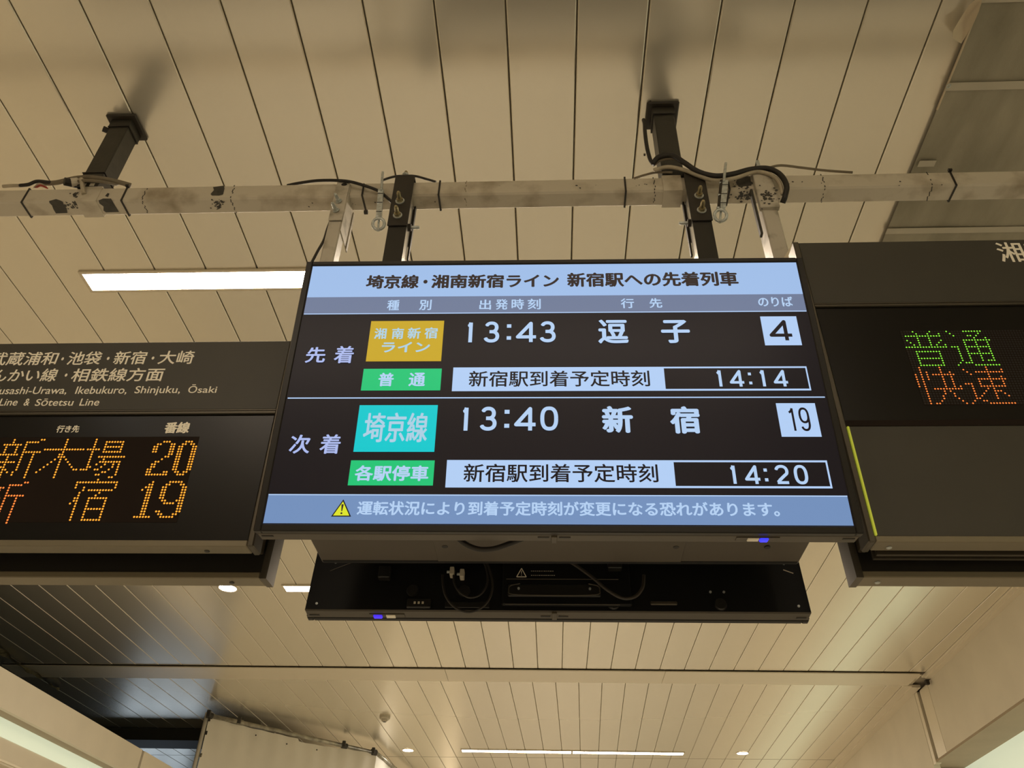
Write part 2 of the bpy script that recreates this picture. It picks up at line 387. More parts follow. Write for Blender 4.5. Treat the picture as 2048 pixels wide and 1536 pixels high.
def more(x, y, lab, sx=1.0):
    o = copy_tree(l0); o.location = (x, y, H-.001); o['label'] = lab; o.scale = (sx, 1, 1); return o
more(.03, 2.565, 'ceiling lamp hidden behind the top of the big display')
more(-1.415, 6.0, 'small bright end of a ceiling lamp beside the rear display, lower left')
more(.03, 6.0, 'ceiling lamp hidden behind the rear display')
more(-.465, 11.09, 'left one of the two thin lamps in line at the bottom of the photo')
more(.96, 11.09, 'right one of the two thin lamps in line at the bottom of the photo')
for y, wh in ((18.1, 'added to brighten the far floor, second beyond the bottom edge of the photo'), (21.7, 'added to brighten the far floor, third beyond the bottom edge of the photo'), (25.3, 'added to brighten the far floor, fourth beyond the bottom edge of the photo'), (29., 'added to brighten the far floor, fifth beyond the bottom edge of the photo'), (34., 'added to brighten the far floor, farthest beyond the bottom edge'), (-.9, 'just behind the camera'), (-4.35, 'far behind the camera'), (14.6, 'beyond the bottom edge of the photo')):  # the farther rows are unseen, added to brighten the far floor
    more(-1.415, y, 'left ceiling lamp of the row ' + wh); more(.03, y, 'middle ceiling lamp of the row ' + wh)
    if abs(y) > 0: more(1.475, y, 'unseen right ceiling lamp of the row ' + wh)  # never in view; in the rows ahead they are added for more light
def downlight(loc, lab, first=None):
    if first:
        o = copy_tree(first); o.location = loc; o['label'] = lab; return o
    t = thing('downlight', lab, 'ceiling light', loc, None, 'round downlights')
    n = 28; mb = MB()
    prof = [(.082, .0), (.082, -.004), (.072, -.007), (.066, -.002)]
    vs = [(r*math.cos(2*math.pi*i/n), r*math.sin(2*math.pi*i/n), z) for r, z in prof for i in range(n)]
    mb.add(vs, [(j*n+i, j*n+(i+1) % n, (j+1)*n+(i+1) % n, (j+1)*n+i) for j in range(3) for i in range(n)])
    mb.build('trim_ring', LAMPF, t, True, local=True)
    MB().cyl((0,0,-.0015), (0,0,0), .068, 28).build('back_plate', LAMPF, t, local=True)
    MB().add([(.067*math.cos(2*math.pi*i/28), .067*math.sin(2*math.pi*i/28), -.003) for i in range(28)], [tuple(range(28))]).build('lens', DOWNM, t, local=True)
    return t
d0 = downlight((-2.58, 6.0, H-.001), 'round downlight under the left sign, largest of the downlights in view')
downlight((-1.87, 11.12, H-.001), 'small round downlight right of the white tarpaulin, at the bottom', d0)
downlight((2.395, 11.03, H-.001), 'small round downlight at the bottom right, right of the thin lamps', d0)
downlight((-2.665, 2.60, H-.001), 'downlight cut off by the left edge of the photo', d0)
downlight((-2.6, -.9, H-.001), 'downlight behind the camera on the left', d0)
for y, wh in ((-.9, 'added to brighten the right wall, behind the camera'), (2.6, 'added to brighten the right wall, hidden above the right sign'), (14.6, 'added to brighten the right wall, beyond the bottom edge'), (18.1, 'added to brighten the right wall, second beyond the bottom edge')):  # unseen downlights added to brighten the right wall
    downlight((2.35, y, H-.001), 'downlight ' + wh, d0)
# smoke detector
t = thing('smoke_detector', 'small white smoke detector on the ceiling above the white tarpaulin', 'smoke detector', (-1.916, 9.59, H))
mb = MB(); mb.tube([(0,0,0), (0,0,-.02), (0,0,-.032)], .05, 20, radii=[.062,.062,.052]); mb.build('base', PLAST, t, local=True)
mb = MB(); mb.tube([(0,0,-.032), (0,0,-.05), (0,0,-.058)], .03, 18, radii=[.034,.034,.026]); mb.build('sensor', PLAST, t, local=True)
MB().cyl((0,0,-.058), (0,0,-.0605), .019, 16).build('sensor_window', BRKT, t, local=True)

# ================================================================== BEAM, POSTS
YB0, YB1, ZB0, ZB1 = 1.72, 1.785, 2.117, 2.187
beam = thing('support_beam', 'long cream-painted square steel beam with peeling paint carrying the displays', 'beam', (0, 1.75, 2.15))
MB().box(-3.3, 3.5, YB0, YB1, ZB0, ZB1, .006).build('tube', BEAMM, beam)
def ring(mb, x, wdt, th, slack=0.0):
    z0, z1, y0, y1 = ZB0, ZB1, YB0, YB1
    mb.box(x-wdt/2, x+wdt/2, y0-th, y0, z0-th, z1+th); mb.box(x-wdt/2, x+wdt/2, y1, y1+th, z0-th, z1+th)
    mb.box(x-wdt/2, x+wdt/2, y0, y1, z0-th, z0); mb.box(x-wdt/2, x+wdt/2, y0, y1, z1, z1+th)
    return mb
for i, (u, v) in enumerate([(46,400),(246,394),(877,390),(1252,385),(1459,378),(1909,363)]):
    x = atY(u, v, YB0).x
    mb = ring(MB(), x, .0058, .0022); mb.box(x-.006, x+.006, YB0-.008, YB0, ZB1-.002, ZB1+.006) if i in (1, 5) else None
    tag(mb.build('cable_tie', CABLE), ['black cable tie around the beam at the left edge', 'black cable tie around the beam, right of the left post',
        'black cable tie around the beam, right of the left dark hanger', 'black cable tie around the beam, left of the right post',
        'black cable tie around the beam, right of the right dark hanger', 'black cable tie around the beam at the far right'][i], 'cable tie', 'cable ties on the beam')
mb = MB().tube([atY(728,368,1.712), atY(724,390,1.712), atY(727,402,1.706), atY(732,422,1.704)], .0032, 8); mb.box(*(lambda p: (p.x-.006,p.x+.006,1.70,1.71,p.z-.006,p.z+.004))(atY(732,424,1.705)))
tag(mb.build('cable_tie', CABLE), 'slack black cable tie hanging on the beam, right of the left white pole', 'cable tie', 'cable ties on the beam')
for u, v in [(285,396),(462,393),(930,389),(1311,385),(1650,371),(1864,366)]:
    x = atY(u, v, YB0).x
    mb = MB(); random.seed(u)
    for j in range(9):
        z = ZB0+.004+j*.0072
        if random.random() < .75: mb.box(x-.0014+.002*math.sin(j*1.7+u), x+.0014+.002*math.sin(j*1.7+u), YB0-.0008, YB0+.001, z, z+.0068)
        y = YB0+.004+j*.0065
        if random.random() < .7: mb.box(x-.0012+.002*math.sin(j*2.1+u), x+.0012+.002*math.sin(j*2.1+u), y, y+.006, ZB0-.0008, ZB0+.001)
    mb.build('paint_crack', GRIME if u in (930,) else BARE, beam)
def patch(pts, m, name='bare_patch'):
    # irregular patch of missing paint on the bottom face (z) or the front face (y)
    n = len(pts); c = sum((Vector(p) for p in pts), Vector())/n
    return MB().add([c]+list(pts), [(0, i+1, (i+1) % n+1) for i in range(n)]).build(name, m, beam)
def spots(pts2d, n, seed, place, parent, size=(.0015, .006)):
    # many small irregular dirt specks scattered inside a pixel rectangle of the face, one joined piece
    rnd = random.Random(seed); u0, u1, v0, v1 = pts2d; mb = MB()
    for i in range(n):
        u = rnd.gauss((u0+u1)/2, (u1-u0)/4.5); v = rnd.gauss((v0+v1)/2, (v1-v0)/4.5); c = place(u, v); rr = rnd.uniform(*size)*rnd.random()**.5+.0008
        ax, ay = (Vector((1,0,0)), Vector((0,1,0))) if abs(c.z-(ZB0-.0009)) < 1e-4 else (Vector((1,0,0)), Vector((0,0,1)))
        k = 7; off = Vector((0,0,-i*2e-6)) if ay.y else Vector((0,-i*2e-6,0))
        mb.add([c+off+(ax*math.cos(2*math.pi*j/k)*rnd.uniform(.5,1.4)+ay*math.sin(2*math.pi*j/k)*rnd.uniform(.5,1.3))*rr for j in range(k)], [tuple(range(k))])
    o = mb.build('grime_specks', BARE, parent); o['kind'] = 'stuff'; return o
def onz(u, v): p = atZ(u, v, ZB0-.0009); return Vector((p.x, min(max(p.y, YB0+.003), YB1-.003), ZB0-.0009))
def ony(u, v): p = atY(u, v, YB0-.0009); return Vector((p.x, YB0-.0009, min(max(p.z, ZB0+.003), ZB1-.003)))
def pz(*uv): return [(lambda p: Vector((p.x, p.y, ZB0-.0009)))(atZ(u, v, ZB0-.0009)) for u, v in uv]
def py(*uv): return [atY(u, v, YB0-.0009) for u, v in uv]
patch(pz((98,402),(112,398),(121,401),(126,404),(128,411),(133,416),(135,426),(112,427),(107,419),(104,411),(99,406)), BARE)
patch(pz((197,401),(206,397),(222,397),(230,411),(238,424),(212,425),(207,421),(207,413),(199,407)), BARE)
patch(py((426,374),(448,371),(449,377),(446,389),(438,391),(424,391),(421,388),(428,380)), BARE)
patch(py((145,388),(152,384),(153,392),(147,394)), BARE); patch(py((210,392),(215,386),(219,387),(216,394)), BARE)
patch(py((1475,352),(1500,352),(1503,371),(1478,374),(1472,366)), BARE)
spots((128,190,397,422), 60, 1, onz, beam); spots((140,196,380,396), 30, 2, ony, beam); spots((420,455,397,422), 34, 3, onz, beam)
spots((1464,1512,382,404), 60, 4, onz, beam); spots((1455,1512,352,378), 30, 5, ony, beam); spots((560,900,400,415), 16, 6, onz, beam, (.001,.003)); spots((900,1900,360,375), 30, 8, ony, beam, (.001,.003))
ring(MB(), atY(1347, 385, YB0).x, .062, .0035).build('saddle_plate', BEAMM, beam)
ring(MB(), atY(176, 395, YB0).x, .070, .003).build('saddle_plate', BEAMM, beam)

def post(x, yaw, lab, extra):
    t = thing('ceiling_post', lab, 'post', (x, 1.755, ZB1+.004), None, 'posts holding the beam')
    hw = .036; zt = H-.001; zb = ZB1+.0045
    MB().box(x-hw, x+hw, 1.755-hw, 1.755+hw, zb, zt-.012, .003).build('shaft', POSTM, t)
    MB().box(x-.058, x+.058, 1.755-.058, 1.755+.058, zt-.012, zt, .005).build('ceiling_plate', BRKT, t)
    c = MB()
    MB().box(x-hw-.004, x+hw+.004, 1.755-hw-.004, 1.755+hw+.004, zt-.05, zt-.012, .002).build('collar', POSTM, t)
    for z in ((zt-.052,) if not extra else (zt-.052, zb+.075)):
        MB().box(x-hw-.0045, x+hw+.0045, 1.755-hw-.0045, 1.755+hw+.0045, z-.003, z).build('collar_seam', CABLE, t)
    if extra:
        MB().box(x-hw-.002, x+hw+.002, 1.755-hw-.002, 1.755+hw+.002, zb, zb+.07, .002).build('lower_sleeve', POSTM, t)
    return t
p1 = post(-1.582, 0, 'dark grey ceiling post at the upper left, standing on the beam', True)
MB().cyl((-1.64, 1.72, H-.062), (-1.618, 1.735, H-.062), .011, 14).build('stud', CABLE, p1)
MB().cyl((-1.655, 1.70, ZB1+.012), (-1.62, 1.73, ZB1+.03), .014, 14).build('stud', CABLE, p1)
MB().cyl((-1.640, 1.712, ZB1+.02), (-1.605, 1.725, ZB1+.04), .016, 12).build('stud_nut', BEAMM, p1)
for x in (-1.595, -1.565): MB().box(x-.008, x+.008, 1.716, 1.722, ZB1+.006, ZB1+.02).build('paint_spot', BEAMM, p1)
p2 = post(.414, 0, 'dark ceiling post above the big display with a cable beside it', False)
# screws in the ceiling panel next to the right post
for y in (1.70, 1.93): MB().cyl((.368, y, H-.004), (.368, y, H-.001), .004, 10).build('screw', BRKT, p2)

# ------------------------------------------------------------------ hangers
def bolt(mb_parent, p, d, m, s=1.0):
    # washer, nut and rounded bolt end, pointing along d
    d = Vector(d).normalized(); p = Vector(p)
    b = MB().cyl(p, p+d*.0025*s, .0125*s, 18).build('washer', ZINC, mb_parent)
    MB().cyl(p+d*.0025*s, p+d*.010*s, .0092*s, 6).build('nut', m, mb_parent)
    MB().tube([p+d*.010*s, p+d*.028*s, p+d*.033*s], .0055*s, 12, radii=[.0062*s, .0058*s, .0035*s]).build('bolt_end', m, mb_parent)
def dark_hanger(x0, x1, side, lab, grp):
    t = thing('screen_hanger', lab, 'hanger', ((x0+x1)/2, 1.74, 1.45), None, grp)
    zt, zm, zb = ZB1+.006, 1.948, 1.305
    yf = 1.700
    MB().box(x0, x1, yf, yf+.006, zm, zt, .0015).build('front_plate', BRKT, t)
    MB().box(x0, x1, yf+.006, 1.80, zt-.004, zt+.002, .001).build('top_plate', BRKT, t)
    MB().box(x0+.001, x1-.001, 1.79, 1.796, zm, zt, .001).build('rear_plate', BRKT, t)
    MB().box(x0+.003, x1-.003, yf+.006, yf+.009, zb, zm+.05, .001).build('pole_face', POLEB, t)
    MB().box(x0+.004, x1-.004, yf+.009, yf+.062, zb, ZB0-.003, .002).build('pole', POLES, t)
    xs = (x0+x1)/2
    for z in (zm+.115, zm+.045): bolt(t, (xs+side*(-.003), yf, z), (0, -1, 0), BRASS, 1.2)
    # side bolt through the pole
    sx = x1-.004 if side > 0 else x0+.004; z = 1.975; d = Vector((side, 0, 0))
    MB().cyl(Vector((sx, 1.735, z)), Vector((sx, 1.735, z))+d*.009, .013, 6).build('side_nut', BRKT, t)
    MB().tube([Vector((sx, 1.735, z))+d*.009, Vector((sx, 1.735, z))+d*.032, Vector((sx, 1.735, z))+d*.036], .0055, 12, radii=[.0055,.0055,.004]).build('side_bolt', ZINC, t)
    MB().box(sx+side*.004-.003, sx+side*.004+.003, 1.765, 1.775, 1.86, ZB0-.003).build('safety_strap', CABLE, t)
    return t
hg = dark_hanger(-.512, -.447, 1, 'dark hanger left of centre with two brass bolts, above the big display', 'dark display hangers')
dark_hanger(.444, .510, -1, 'dark hanger right of centre below the cable bundle, above the big display', 'dark display hangers')
# saddle bar and bolt on top of the left one
mb = MB().tube(spline([atY(766,360,1.73), atY(785,354,1.73), atY(800,352,1.73), atY(828,352,1.73), atY(852,358,1.73), atY(872,364,1.73)]), .0042, 8)
mb.build('saddle_bar', POSTM, hg)
p = atY(811, 352, 1.74); MB().cyl(p, p+Vector((0,0,.008)), .012, 6).build('top_nut', ZINC, hg); MB().cyl(p+Vector((0,0,.008)), p+Vector((0,0,.022)), .006, 10).build('top_bolt', BRASS, hg)

def white_hanger(x0, x1, dep, lab, left):
    t = thing('sign_hanger', lab, 'hanger', ((x0+x1)/2, 1.74, 1.3), None, 'white sign hangers')
    zb = 1.40 if left else 1.725
    if left:
        MB().box(x0, x1, 1.706, 1.711, 1.985, ZB1-.004, .001).build('bracket', WPOLE, t)
        MB().box(x1+.0003, x1+.0028, 1.711, 1.79, 1.94, ZB1-.02).build('bracket_side', WPOLE, t)
        MB().box(x1+.0032, x1+.0062, 1.785, 1.80, 1.93, ZB0-.004, .001).build('rear_plate', WPOLE, t)
        n = 16; c = Vector(((x0+x1)/2+.004, 1.7055, ZB1-.026))
        MB().add([c+Vector((.010*math.cos(2*math.pi*i/n), 0, .0075*math.sin(2*math.pi*i/n))) for i in range(n)], [tuple(range(n))]).build('bracket_hole', CABLE, t)
        bolt(t, ((x0+x1)/2-.001, 1.706, 2.075), (-.25,-1,.15), ZINC, .95); bolt(t, ((x0+x1)/2-.003, 1.706, 2.030), (-.25,-1,.15), ZINC, .95)
        MB().box(x0+.002, x1-.002, 1.7095, 1.711, 1.985, 1.989).build('weld_bead', BARE, t)
    else:
        MB().box(x0-.006, x1+.004, 1.700, 1.72, 2.005, ZB1+.004, .002).build('bracket', WPOLE, t)
        MB().box(x0-.006, x1+.004, 1.70, 1.79, ZB1+.003, ZB1+.008, .001).build('bracket_top', WPOLE, t)
        MB().box(x0-.020, x0-.012, 1.715, 1.735, 1.90, ZB0-.004, .002).build('strap_end', BARE, t)
    MB().box(x0, x1, 1.713, 1.713+dep, zb, 2.03, .004).build('pole', WPOLE, t)
    return t
white_hanger(-.708, -.664, .05, 'slim white hanger with zinc bolts, left of the left dark hanger', True)
whr = white_hanger(.672, .722, .07, 'stained white hanger with black grime, beside the right sign', False)
# added cream plate standing for the pole's lamplit side, beside the right sign
p = atY(1520, 343, 1.74); MB().cyl(p, p+Vector((0,0,.055)), .006, 8).build('stud', ZINC, whr)
spots((1518,1558,372,408), 46, 11, lambda u, v: atY(u, v, 1.6990), whr, (.002, .007))

g = [atY(1590, 480, 1.70), atY(1567, 516, 1.70), atY(1560, 560, 1.70), atY(1600, 560, 1.70)]
MB().add([p + Vector((0, dy, 0)) for dy in (0, .004) for p in g], [(0,1,2,3),(7,6,5,4),(0,1,5,4),(1,2,6,5),(2,3,7,6),(3,0,4,7)]).build('lit_pole_side', LAMPF, whr)

# ------------------------------------------------------------------ eye-bolt turnbuckles
def eye_bolt(u0, v0, mirror, lab):
    c = atY(u0, v0, 1.668 if mirror else 1.690)
    t = thing('eye_bolt', lab, 'eye bolt', c, None, 'eye bolts on the beam')
    ang = -.07 if not mirror else .20
    ax = Vector((math.sin(ang), 0, 1)).normalized()
    MB().torus(c, .0185, .0050, Vector((1,0,0)), Vector((0,-.50,.86)).normalized(), 26, 9).build('ring', ZINC, t, True)
    q = c + ax*.024
    MB().cyl(c-ax*.024, q+ax*.03, .0035, 8).build('pin', ZINC, t)
    MB().cyl(c-ax*.024, c-ax*.030, .0055, 8).build('pin_tip', ZINC, t)
    s_ = .005 if mirror else -.002
    a = q+ax*.016; b = q+ax*.150; R = Vector((1,0,0))
    mb = MB()
    for (o0, w_, m_) in ((0, .0088, 'channel'),):
        vs = []
        for P in (a, b):
            for (dx, dy) in ((-w_,0),(w_,0),(w_,.012),(-w_,.012)): vs.append(P+Vector((dx+s_, dy, 0)))
        mb.add(vs, [(0,1,2,3),(7,6,5,4),(0,1,5,4),(1,2,6,5),(2,3,7,6),(3,0,4,7)])
    mb.build('channel', ZINC, t)
    for k in (0, 1, 2):
        P = a+(b-a)*(.15+.33*k); MB().box(P.x-.009+s_, P.x+.009+s_, P.y-.0012, P.y, P.z-.001, P.z+.001).build('channel_score', BRKT, t)
    for k in (.0, .45, .9):
        P = a+(b-a)*k+Vector((-.013 if mirror else -.0105, .004, 0)); MB().cyl(P, P+Vector((.007,0,0)), .0055, 8).build('screw', ZINC, t)
    if mirror: MB().cyl(a+Vector((-.008,.003,0)), b+Vector((-.008,.003,0)), .0045, 8).build('side_rod', BRKT, t)
    top = b+ax*.085
    MB().cyl(b-ax*.01, top, .0045, 8).build('threaded_rod', ZINC, t)
    return t
eye_bolt(757, 448, False, 'zinc eye bolt with ring on the beam, left of the left dark hanger')
eye_bolt(1441, 431, True, 'zinc eye bolt with ring on the beam, right of the right dark hanger')

# ------------------------------------------------------------------ cables
def cable(pts, r, m, lab, n=10, k=8, grp='cables along the beam'):
    return tag(MB().tube(spline(pts, k), r, n).build('cable', m, None, True), lab, 'cable', grp)
Y0 = 1.708
cable([atY(575,371,1.74), atY(600,366,1.73), atY(640,361,1.715), atY(690,362,1.70), atY(725,370,1.70), atY(757,382,1.705), atY(776,397,1.706), atY(792,412,1.708)], .0052, CABLE, 'black cable arching over the beam into the left dark hanger')
cable([atY(662,440,1.76), atY(655,458,1.76), atY(648,480,1.74), atY(637,500,1.72), atY(622,528,1.70)], .0048, CABLE, 'thin black cable dropping behind the left white hanger')
cable([atY(1287,240,1.715), atY(1289,247,1.70), atY(1290,265,1.69), atY(1294,295,1.69), atY(1300,318,1.695), atY(1306,328,1.70)], .0068, CABLE, 'black cable running down from the ceiling beside the right post')
cable([atY(1305,328,1.70), atY(1318,314,1.69), atY(1345,311,1.68), atY(1368,325,1.68), atY(1398,344,1.685), atY(1432,352,1.685), atY(1465,348,1.685), atY(1500,339,1.69), atY(1535,337,1.69), atY(1560,349,1.685), atY(1573,371,1.685), atY(1570,393,1.69), atY(1565,406,1.705)], .0088, CABLE, 'thick black cable looping over the right hangers', 12)
cable([atY(1306,331,1.71), atY(1322,320,1.70), atY(1350,318,1.69), atY(1375,331,1.70), atY(1400,347,1.70)], .0050, CABLEG, 'grey cable under the thick black one at the right post')
cable([atY(1308,340,1.70), atY(1335,334,1.70), atY(1365,339,1.695), atY(1395,351,1.692), atY(1430,361,1.69), atY(1470,356,1.69), atY(1510,344,1.695), atY(1540,349,1.692), atY(1558,365,1.692), atY(1565,390,1.70)], .0066, CABLEW, 'cream cable below the thick black cable at the right hangers', 12)
cable([atY(1500,347,1.70), atY(1530,338,1.71), atY(1560,331,1.72), atY(1600,335,1.74), atY(1650,341,1.75), atY(1705,345,1.75)], .0042, CABLEG, 'thin grey cable lying on the beam right of the cable loop')
cable([atY(1268,357,1.74), atY(1290,350,1.73), atY(1312,345,1.72), atY(1345,345,1.71)], .004, CABLEG, 'thin grey cable on the beam left of the right post')
cable([atY(6,373,1.735), atY(24,371.5,1.735), atY(42,371.5,1.735)], .0062, CABLEW, 'short white cable end on the beam at the left edge')
cable([atY(40,371,1.73), atY(57,369,1.725), atY(73,363,1.72), atY(92,364,1.725), atY(112,367,1.735)], .0062, CABLE, 'black taped cable joint on the beam at the left')
for i, (dv, m_) in enumerate(((368, CABLEW), (371, REDW), (373, REDW))):
    cable([atY(68+3*i, 375, 1.735), atY(78+2*i, dv-1, 1.722), atY(92+2*i, dv+4, 1.735)], .0024, m_, ['white wire loop beside the black taped joint', 'upper red wire loop beside the black taped joint', 'lower red wire loop beside the black taped joint'][i], 8)
cable([atY(88,367,1.735), atY(115,365,1.73), atY(145,358,1.72), atY(172,355,1.70), atY(200,357,1.70), atY(232,363,1.72), atY(262,371,1.74)], .0085, CABLEG, 'grey cable bundle arching over the beam under the left post', 12)
cable([atY(150,363,1.72), atY(175,361,1.69), atY(200,363,1.69), atY(235,369,1.73)], .0055, CABLEG, 'lower grey cable of the bundle under the left post')
# cream clip and painted wire on the beam under the left post
tag(MB().tube([atY(163,358,1.70), atY(165,372,1.705), atY(168,388,1.715)], .008, 8).build('cable_clip', CABLEW), 'cream painted clip holding the grey bundle to the beam', 'clip')

# ================================================================== BIG DISPLAY
ROTS = frame_rot(-.0958, .0094, .0013)
D = thing('departure_display', 'large black flat display showing two train departures on a blue and black screen', 'display', (.0066, 1.4574, 1.1292), ROTS, 'back to back displays')
def L(mb, name, m, parent, smooth=False): return mb.build(name, m, parent, smooth, local=True)
W2, HT, HB = .6225, .362, -.365
def display_body(D):
    b = MB(); dz = .003
    b.box(-W2, -.607, -dz, .012, HB, HT, .002); b.box(.607, W2, -dz, .012, HB, HT, .002)
    b.box(-.607, .607, -dz, .012, .349, HT, .002); b.box(-.607, .607, -dz, .012, HB, -.349, .002)
    L(b, 'bezel', BEZEL, D)
    b = MB(); b.box(-W2+.001, W2-.001, .012, .020, HB+.002, HB+.006)
    L(b, 'bezel_gap', CABLE, D)
    L(MB().box(-W2+.002, W2-.002, .013, .050, HB+.0005, HT-.002, .003), 'housing', BEZELB, D)
    L(MB().box(-W2+.004, W2-.004, .0495, .0515, HB+.004, HT-.004), 'back_panel', BACKM, D)
    L(MB().box(-.006, .006, .016, .05, HB-.004, HB+.002, .001), 'centre_clip', BEZELB, D)
    for x in (-.60, -.022, .022, .60): L(MB().box(x-.012, x+.012, .024, .030, HB-.0006, HB+.001), 'vent_slot', CABLE, D)
    L(MB().box(.395, .418, .020, .034, HB-.004, HB+.001, .001), 'sensor_window', SIGNTXT, D)
    L(MB().box(.372, .46, .019, .036, HB-.0015, HB+.001, .0005), 'sensor_housing', BEZELB, D)
display_body(D)
def back_details(D):
    yb = .0515; z0 = HB
    # shallow central cover with its recess, feet, ports, plugs, warning triangle
    L(MB().box(-.19, .04+.09, yb, yb+.012, z0+.012, .2, .004), 'rear_cover', BACKM, D)
    L(MB().box(-.115, .115, yb+.012, yb+.018, z0+.032, z0+.066, .004), 'grip_recess', BACK2, D)
    L(MB().tube(spline([(.085,yb+.019,z0+.066), (.108,yb+.019,z0+.060), (.112,yb+.019,z0+.048), (.10,yb+.019,z0+.036), (0,yb+.019,z0+.034), (-.10,yb+.019,z0+.036), (-.112,yb+.019,z0+.048), (-.108,yb+.019,z0+.060), (-.085,yb+.019,z0+.066)], 5), .0013, 6), 'recess_edge', SIGNR, D)
    for z in (.013, .082): L(MB().tube([(-.16,yb+.013,z0+z), (.12,yb+.013,z0+z)], .001, 6), 'cover_edge', SIGNR, D)
    for x in (.088, -.088): L(MB().cyl((x,yb+.018,z0+.052), (x,yb+.022,z0+.052), .003, 8), 'screw', ZINC, D)
    for (x, z) in ((.565,z0+.135), (-.580,z0+.135), (-.385,z0+.055), (-.418,z0+.055), (.592,z0+.018), (-.592,z0+.018)): L(MB().cyl((x,yb,z), (x,yb+.003,z), .0032, 8), 'screw', ZINC, D)
    for (x, z) in ((.355,z0+.055), (.225,z0+.055), (-.405,z0+.006+.016), (-.145,z0+.022)):
        L(MB().tube([(x,yb,z), (x,yb+.006,z), (x,yb+.006,z)], .014, 18, radii=[.016,.014,.009]), 'foot_mount', BACK2, D)
    L(MB().box(.305, .365, yb, yb+.008, z0+.006, z0+.030, .002), 'switch_plate', BACK2, D)
    for x in (.325, .335, .345): L(MB().box(x-.0025, x+.0025, yb+.008, yb+.0092, z0+.015, z0+.021), 'switch_mark', PLAST, D)
    L(MB().box(.16, .27, yb, yb+.004, z0+.008, z0+.024, .001), 'port_row', BACK2, D)
    L(MB().box(.415, .445, yb, yb+.02, z0+.082, z0+.115, .002), 'side_bracket', BACK2, D)
    L(MB().box(-.17, -.135, yb, yb+.03, z0+.105, z0+.125, .002), 'side_bracket', BACK2, D)
    for (x, dy) in ((.258,0), (.232,-.006)):
        L(MB().box(x-.0055, x+.0055, yb, yb+.022, z0+.090+dy, z0+.112+dy, .0015), 'plug', PLAST, D)
        L(MB().cyl((x+.006,yb+.015,z0+.100+dy), (x+.013,yb+.015,z0+.100+dy), .0035, 8), 'plug_tip', ZINC, D)
    tri = [(.070,z0+.088), (.094,z0+.088), (.082,z0+.112)]
    mb = MB()
    for i in range(3):
        a, b = tri[i], tri[(i+1) % 3]; mb.tube([(a[0],yb+.0135,a[1]), (b[0],yb+.0135,b[1])], .0011, 5)
    mb.box(.0813, .0827, yb+.013, yb+.0142, z0+.097, z0+.105); mb.box(.0813, .0827, yb+.013, yb+.0142, z0+.092, z0+.094)
    L(mb, 'warning_symbol', SIGNTXT, D)
    mb = MB(); random.seed(3)
    for r_ in range(2):
        x = .058
        while x > .0:
            w_ = random.uniform(.002, .004); mb.box(x-w_, x, yb+.0125, yb+.0135, z0+.104-r_*.012, z0+.1053-r_*.012); x -= w_+.002
    stuff(L(mb, 'small_print', PLAST, D))
    L(MB().box(-.30, -.235, yb, yb+.006, z0+.018, z0+.028, .002), 'handle_slot', SIGNR, D)
    L(MB().tube([(.49,yb+.001,z0+.150), (.575,yb+.001,z0+.110)], .0009, 5), 'scratch', SIGNR, D)
    L(MB().tube([(-.575,yb+.001,z0+.118), (-.598,yb+.001,z0+.108)], .0013, 5), 'scratch', PLAST, D)
rear = None
ROTR = Matrix.Rotation(math.pi, 3, 'Z') @ frame_rot(-.10, 0, 0)
rear = thing('departure_display', 'second display seen from its black back, below and behind the large display', 'display', (.007, 1.995, 1.123), ROTR, 'back to back displays')
display_body(rear); back_details(rear)
L(MB().box(-W2+.003, W2-.003, .008, .013, HB+.01, HT-.01), 'screen_panel', S_BLACK, rear)
L(MB().box(.428, .45, .020, .034, HB-.006, HB+.001, .002), 'power_light', BLUE2, rear)
L(MB().box(.420, .437, .020, .034, HB-.006, HB+.001, .002), 'power_light', BLUE, D)
# screen contents
L(MB().box(-.6075, .6075, 0, .0115, -.3495, .3495), 'screen_panel', S_BLACK, D)
E0 = .0004
L(rect(MB(), -.605, .605, .2477, .347, E0), 'title_band', S_HEAD, D)
L(rect(MB(), -.605, .605, .197, .2477, E0), 'column_band', S_GREY, D)
mb = MB(); rect(mb, -.6045, .6045, .1945, .1972, E0*2); rect(mb, -.604, .6035, -.0449, -.0419, E0*2); rect(mb, -.605, .605, -.2839, -.2812, E0*2)
L(mb, 'divider_lines', S_WHITE, D)
L(rect(MB(), -.605, .605, -.347, -.2839, E0), 'footer_band', S_FOOT, D)
L(rect(MB(), -.4362, -.2594, .0563, .1733, E0*2), 'line_tile', S_YEL, D)
L(rect(MB(), -.4384, -.2562, -.0236, .0357, E0*2), 'train_type_tile', S_GRN, D)
L(rect(MB(), -.4362, -.2588, -.1806, -.0625, E0*2), 'line_tile', S_TEAL, D)
L(rect(MB(), -.4384, -.2562, -.2607, -.2013, E0*2), 'train_type_tile', S_GRN, D)
L(rect(MB(), -.2296, .5770, -.0259, .0386, E0*2), 'arrival_box', S_WHITE, D)
L(rect(MB(), .2540, .5735, -.0214, .0340, E0*3), 'arrival_time_field', S_BLACK, D)
L(rect(MB(), -.2296, .5785, -.2651, -.2002, E0*2), 'arrival_box', S_WHITE, D)
L(rect(MB(), .2554, .5745, -.2605, -.2050, E0*3), 'arrival_time_field', S_BLACK, D)
L(rect(MB(), .4929, .5775, .0971, .1806, E0*2), 'platform_tile', S_WHITE, D)
L(rect(MB(), .4931, .5785, -.1434, -.059, E0*2), 'platform_tile', S_WHITE, D)
def text_part(name, m, runs, d=.0022):
    for r in runs:
        mb = MB(); put(mb, r[0], r[1], r[2], r[3], r[4], d, r[5] if len(r) > 5 else 0); L(mb, name, m, D)
b1 = .0017
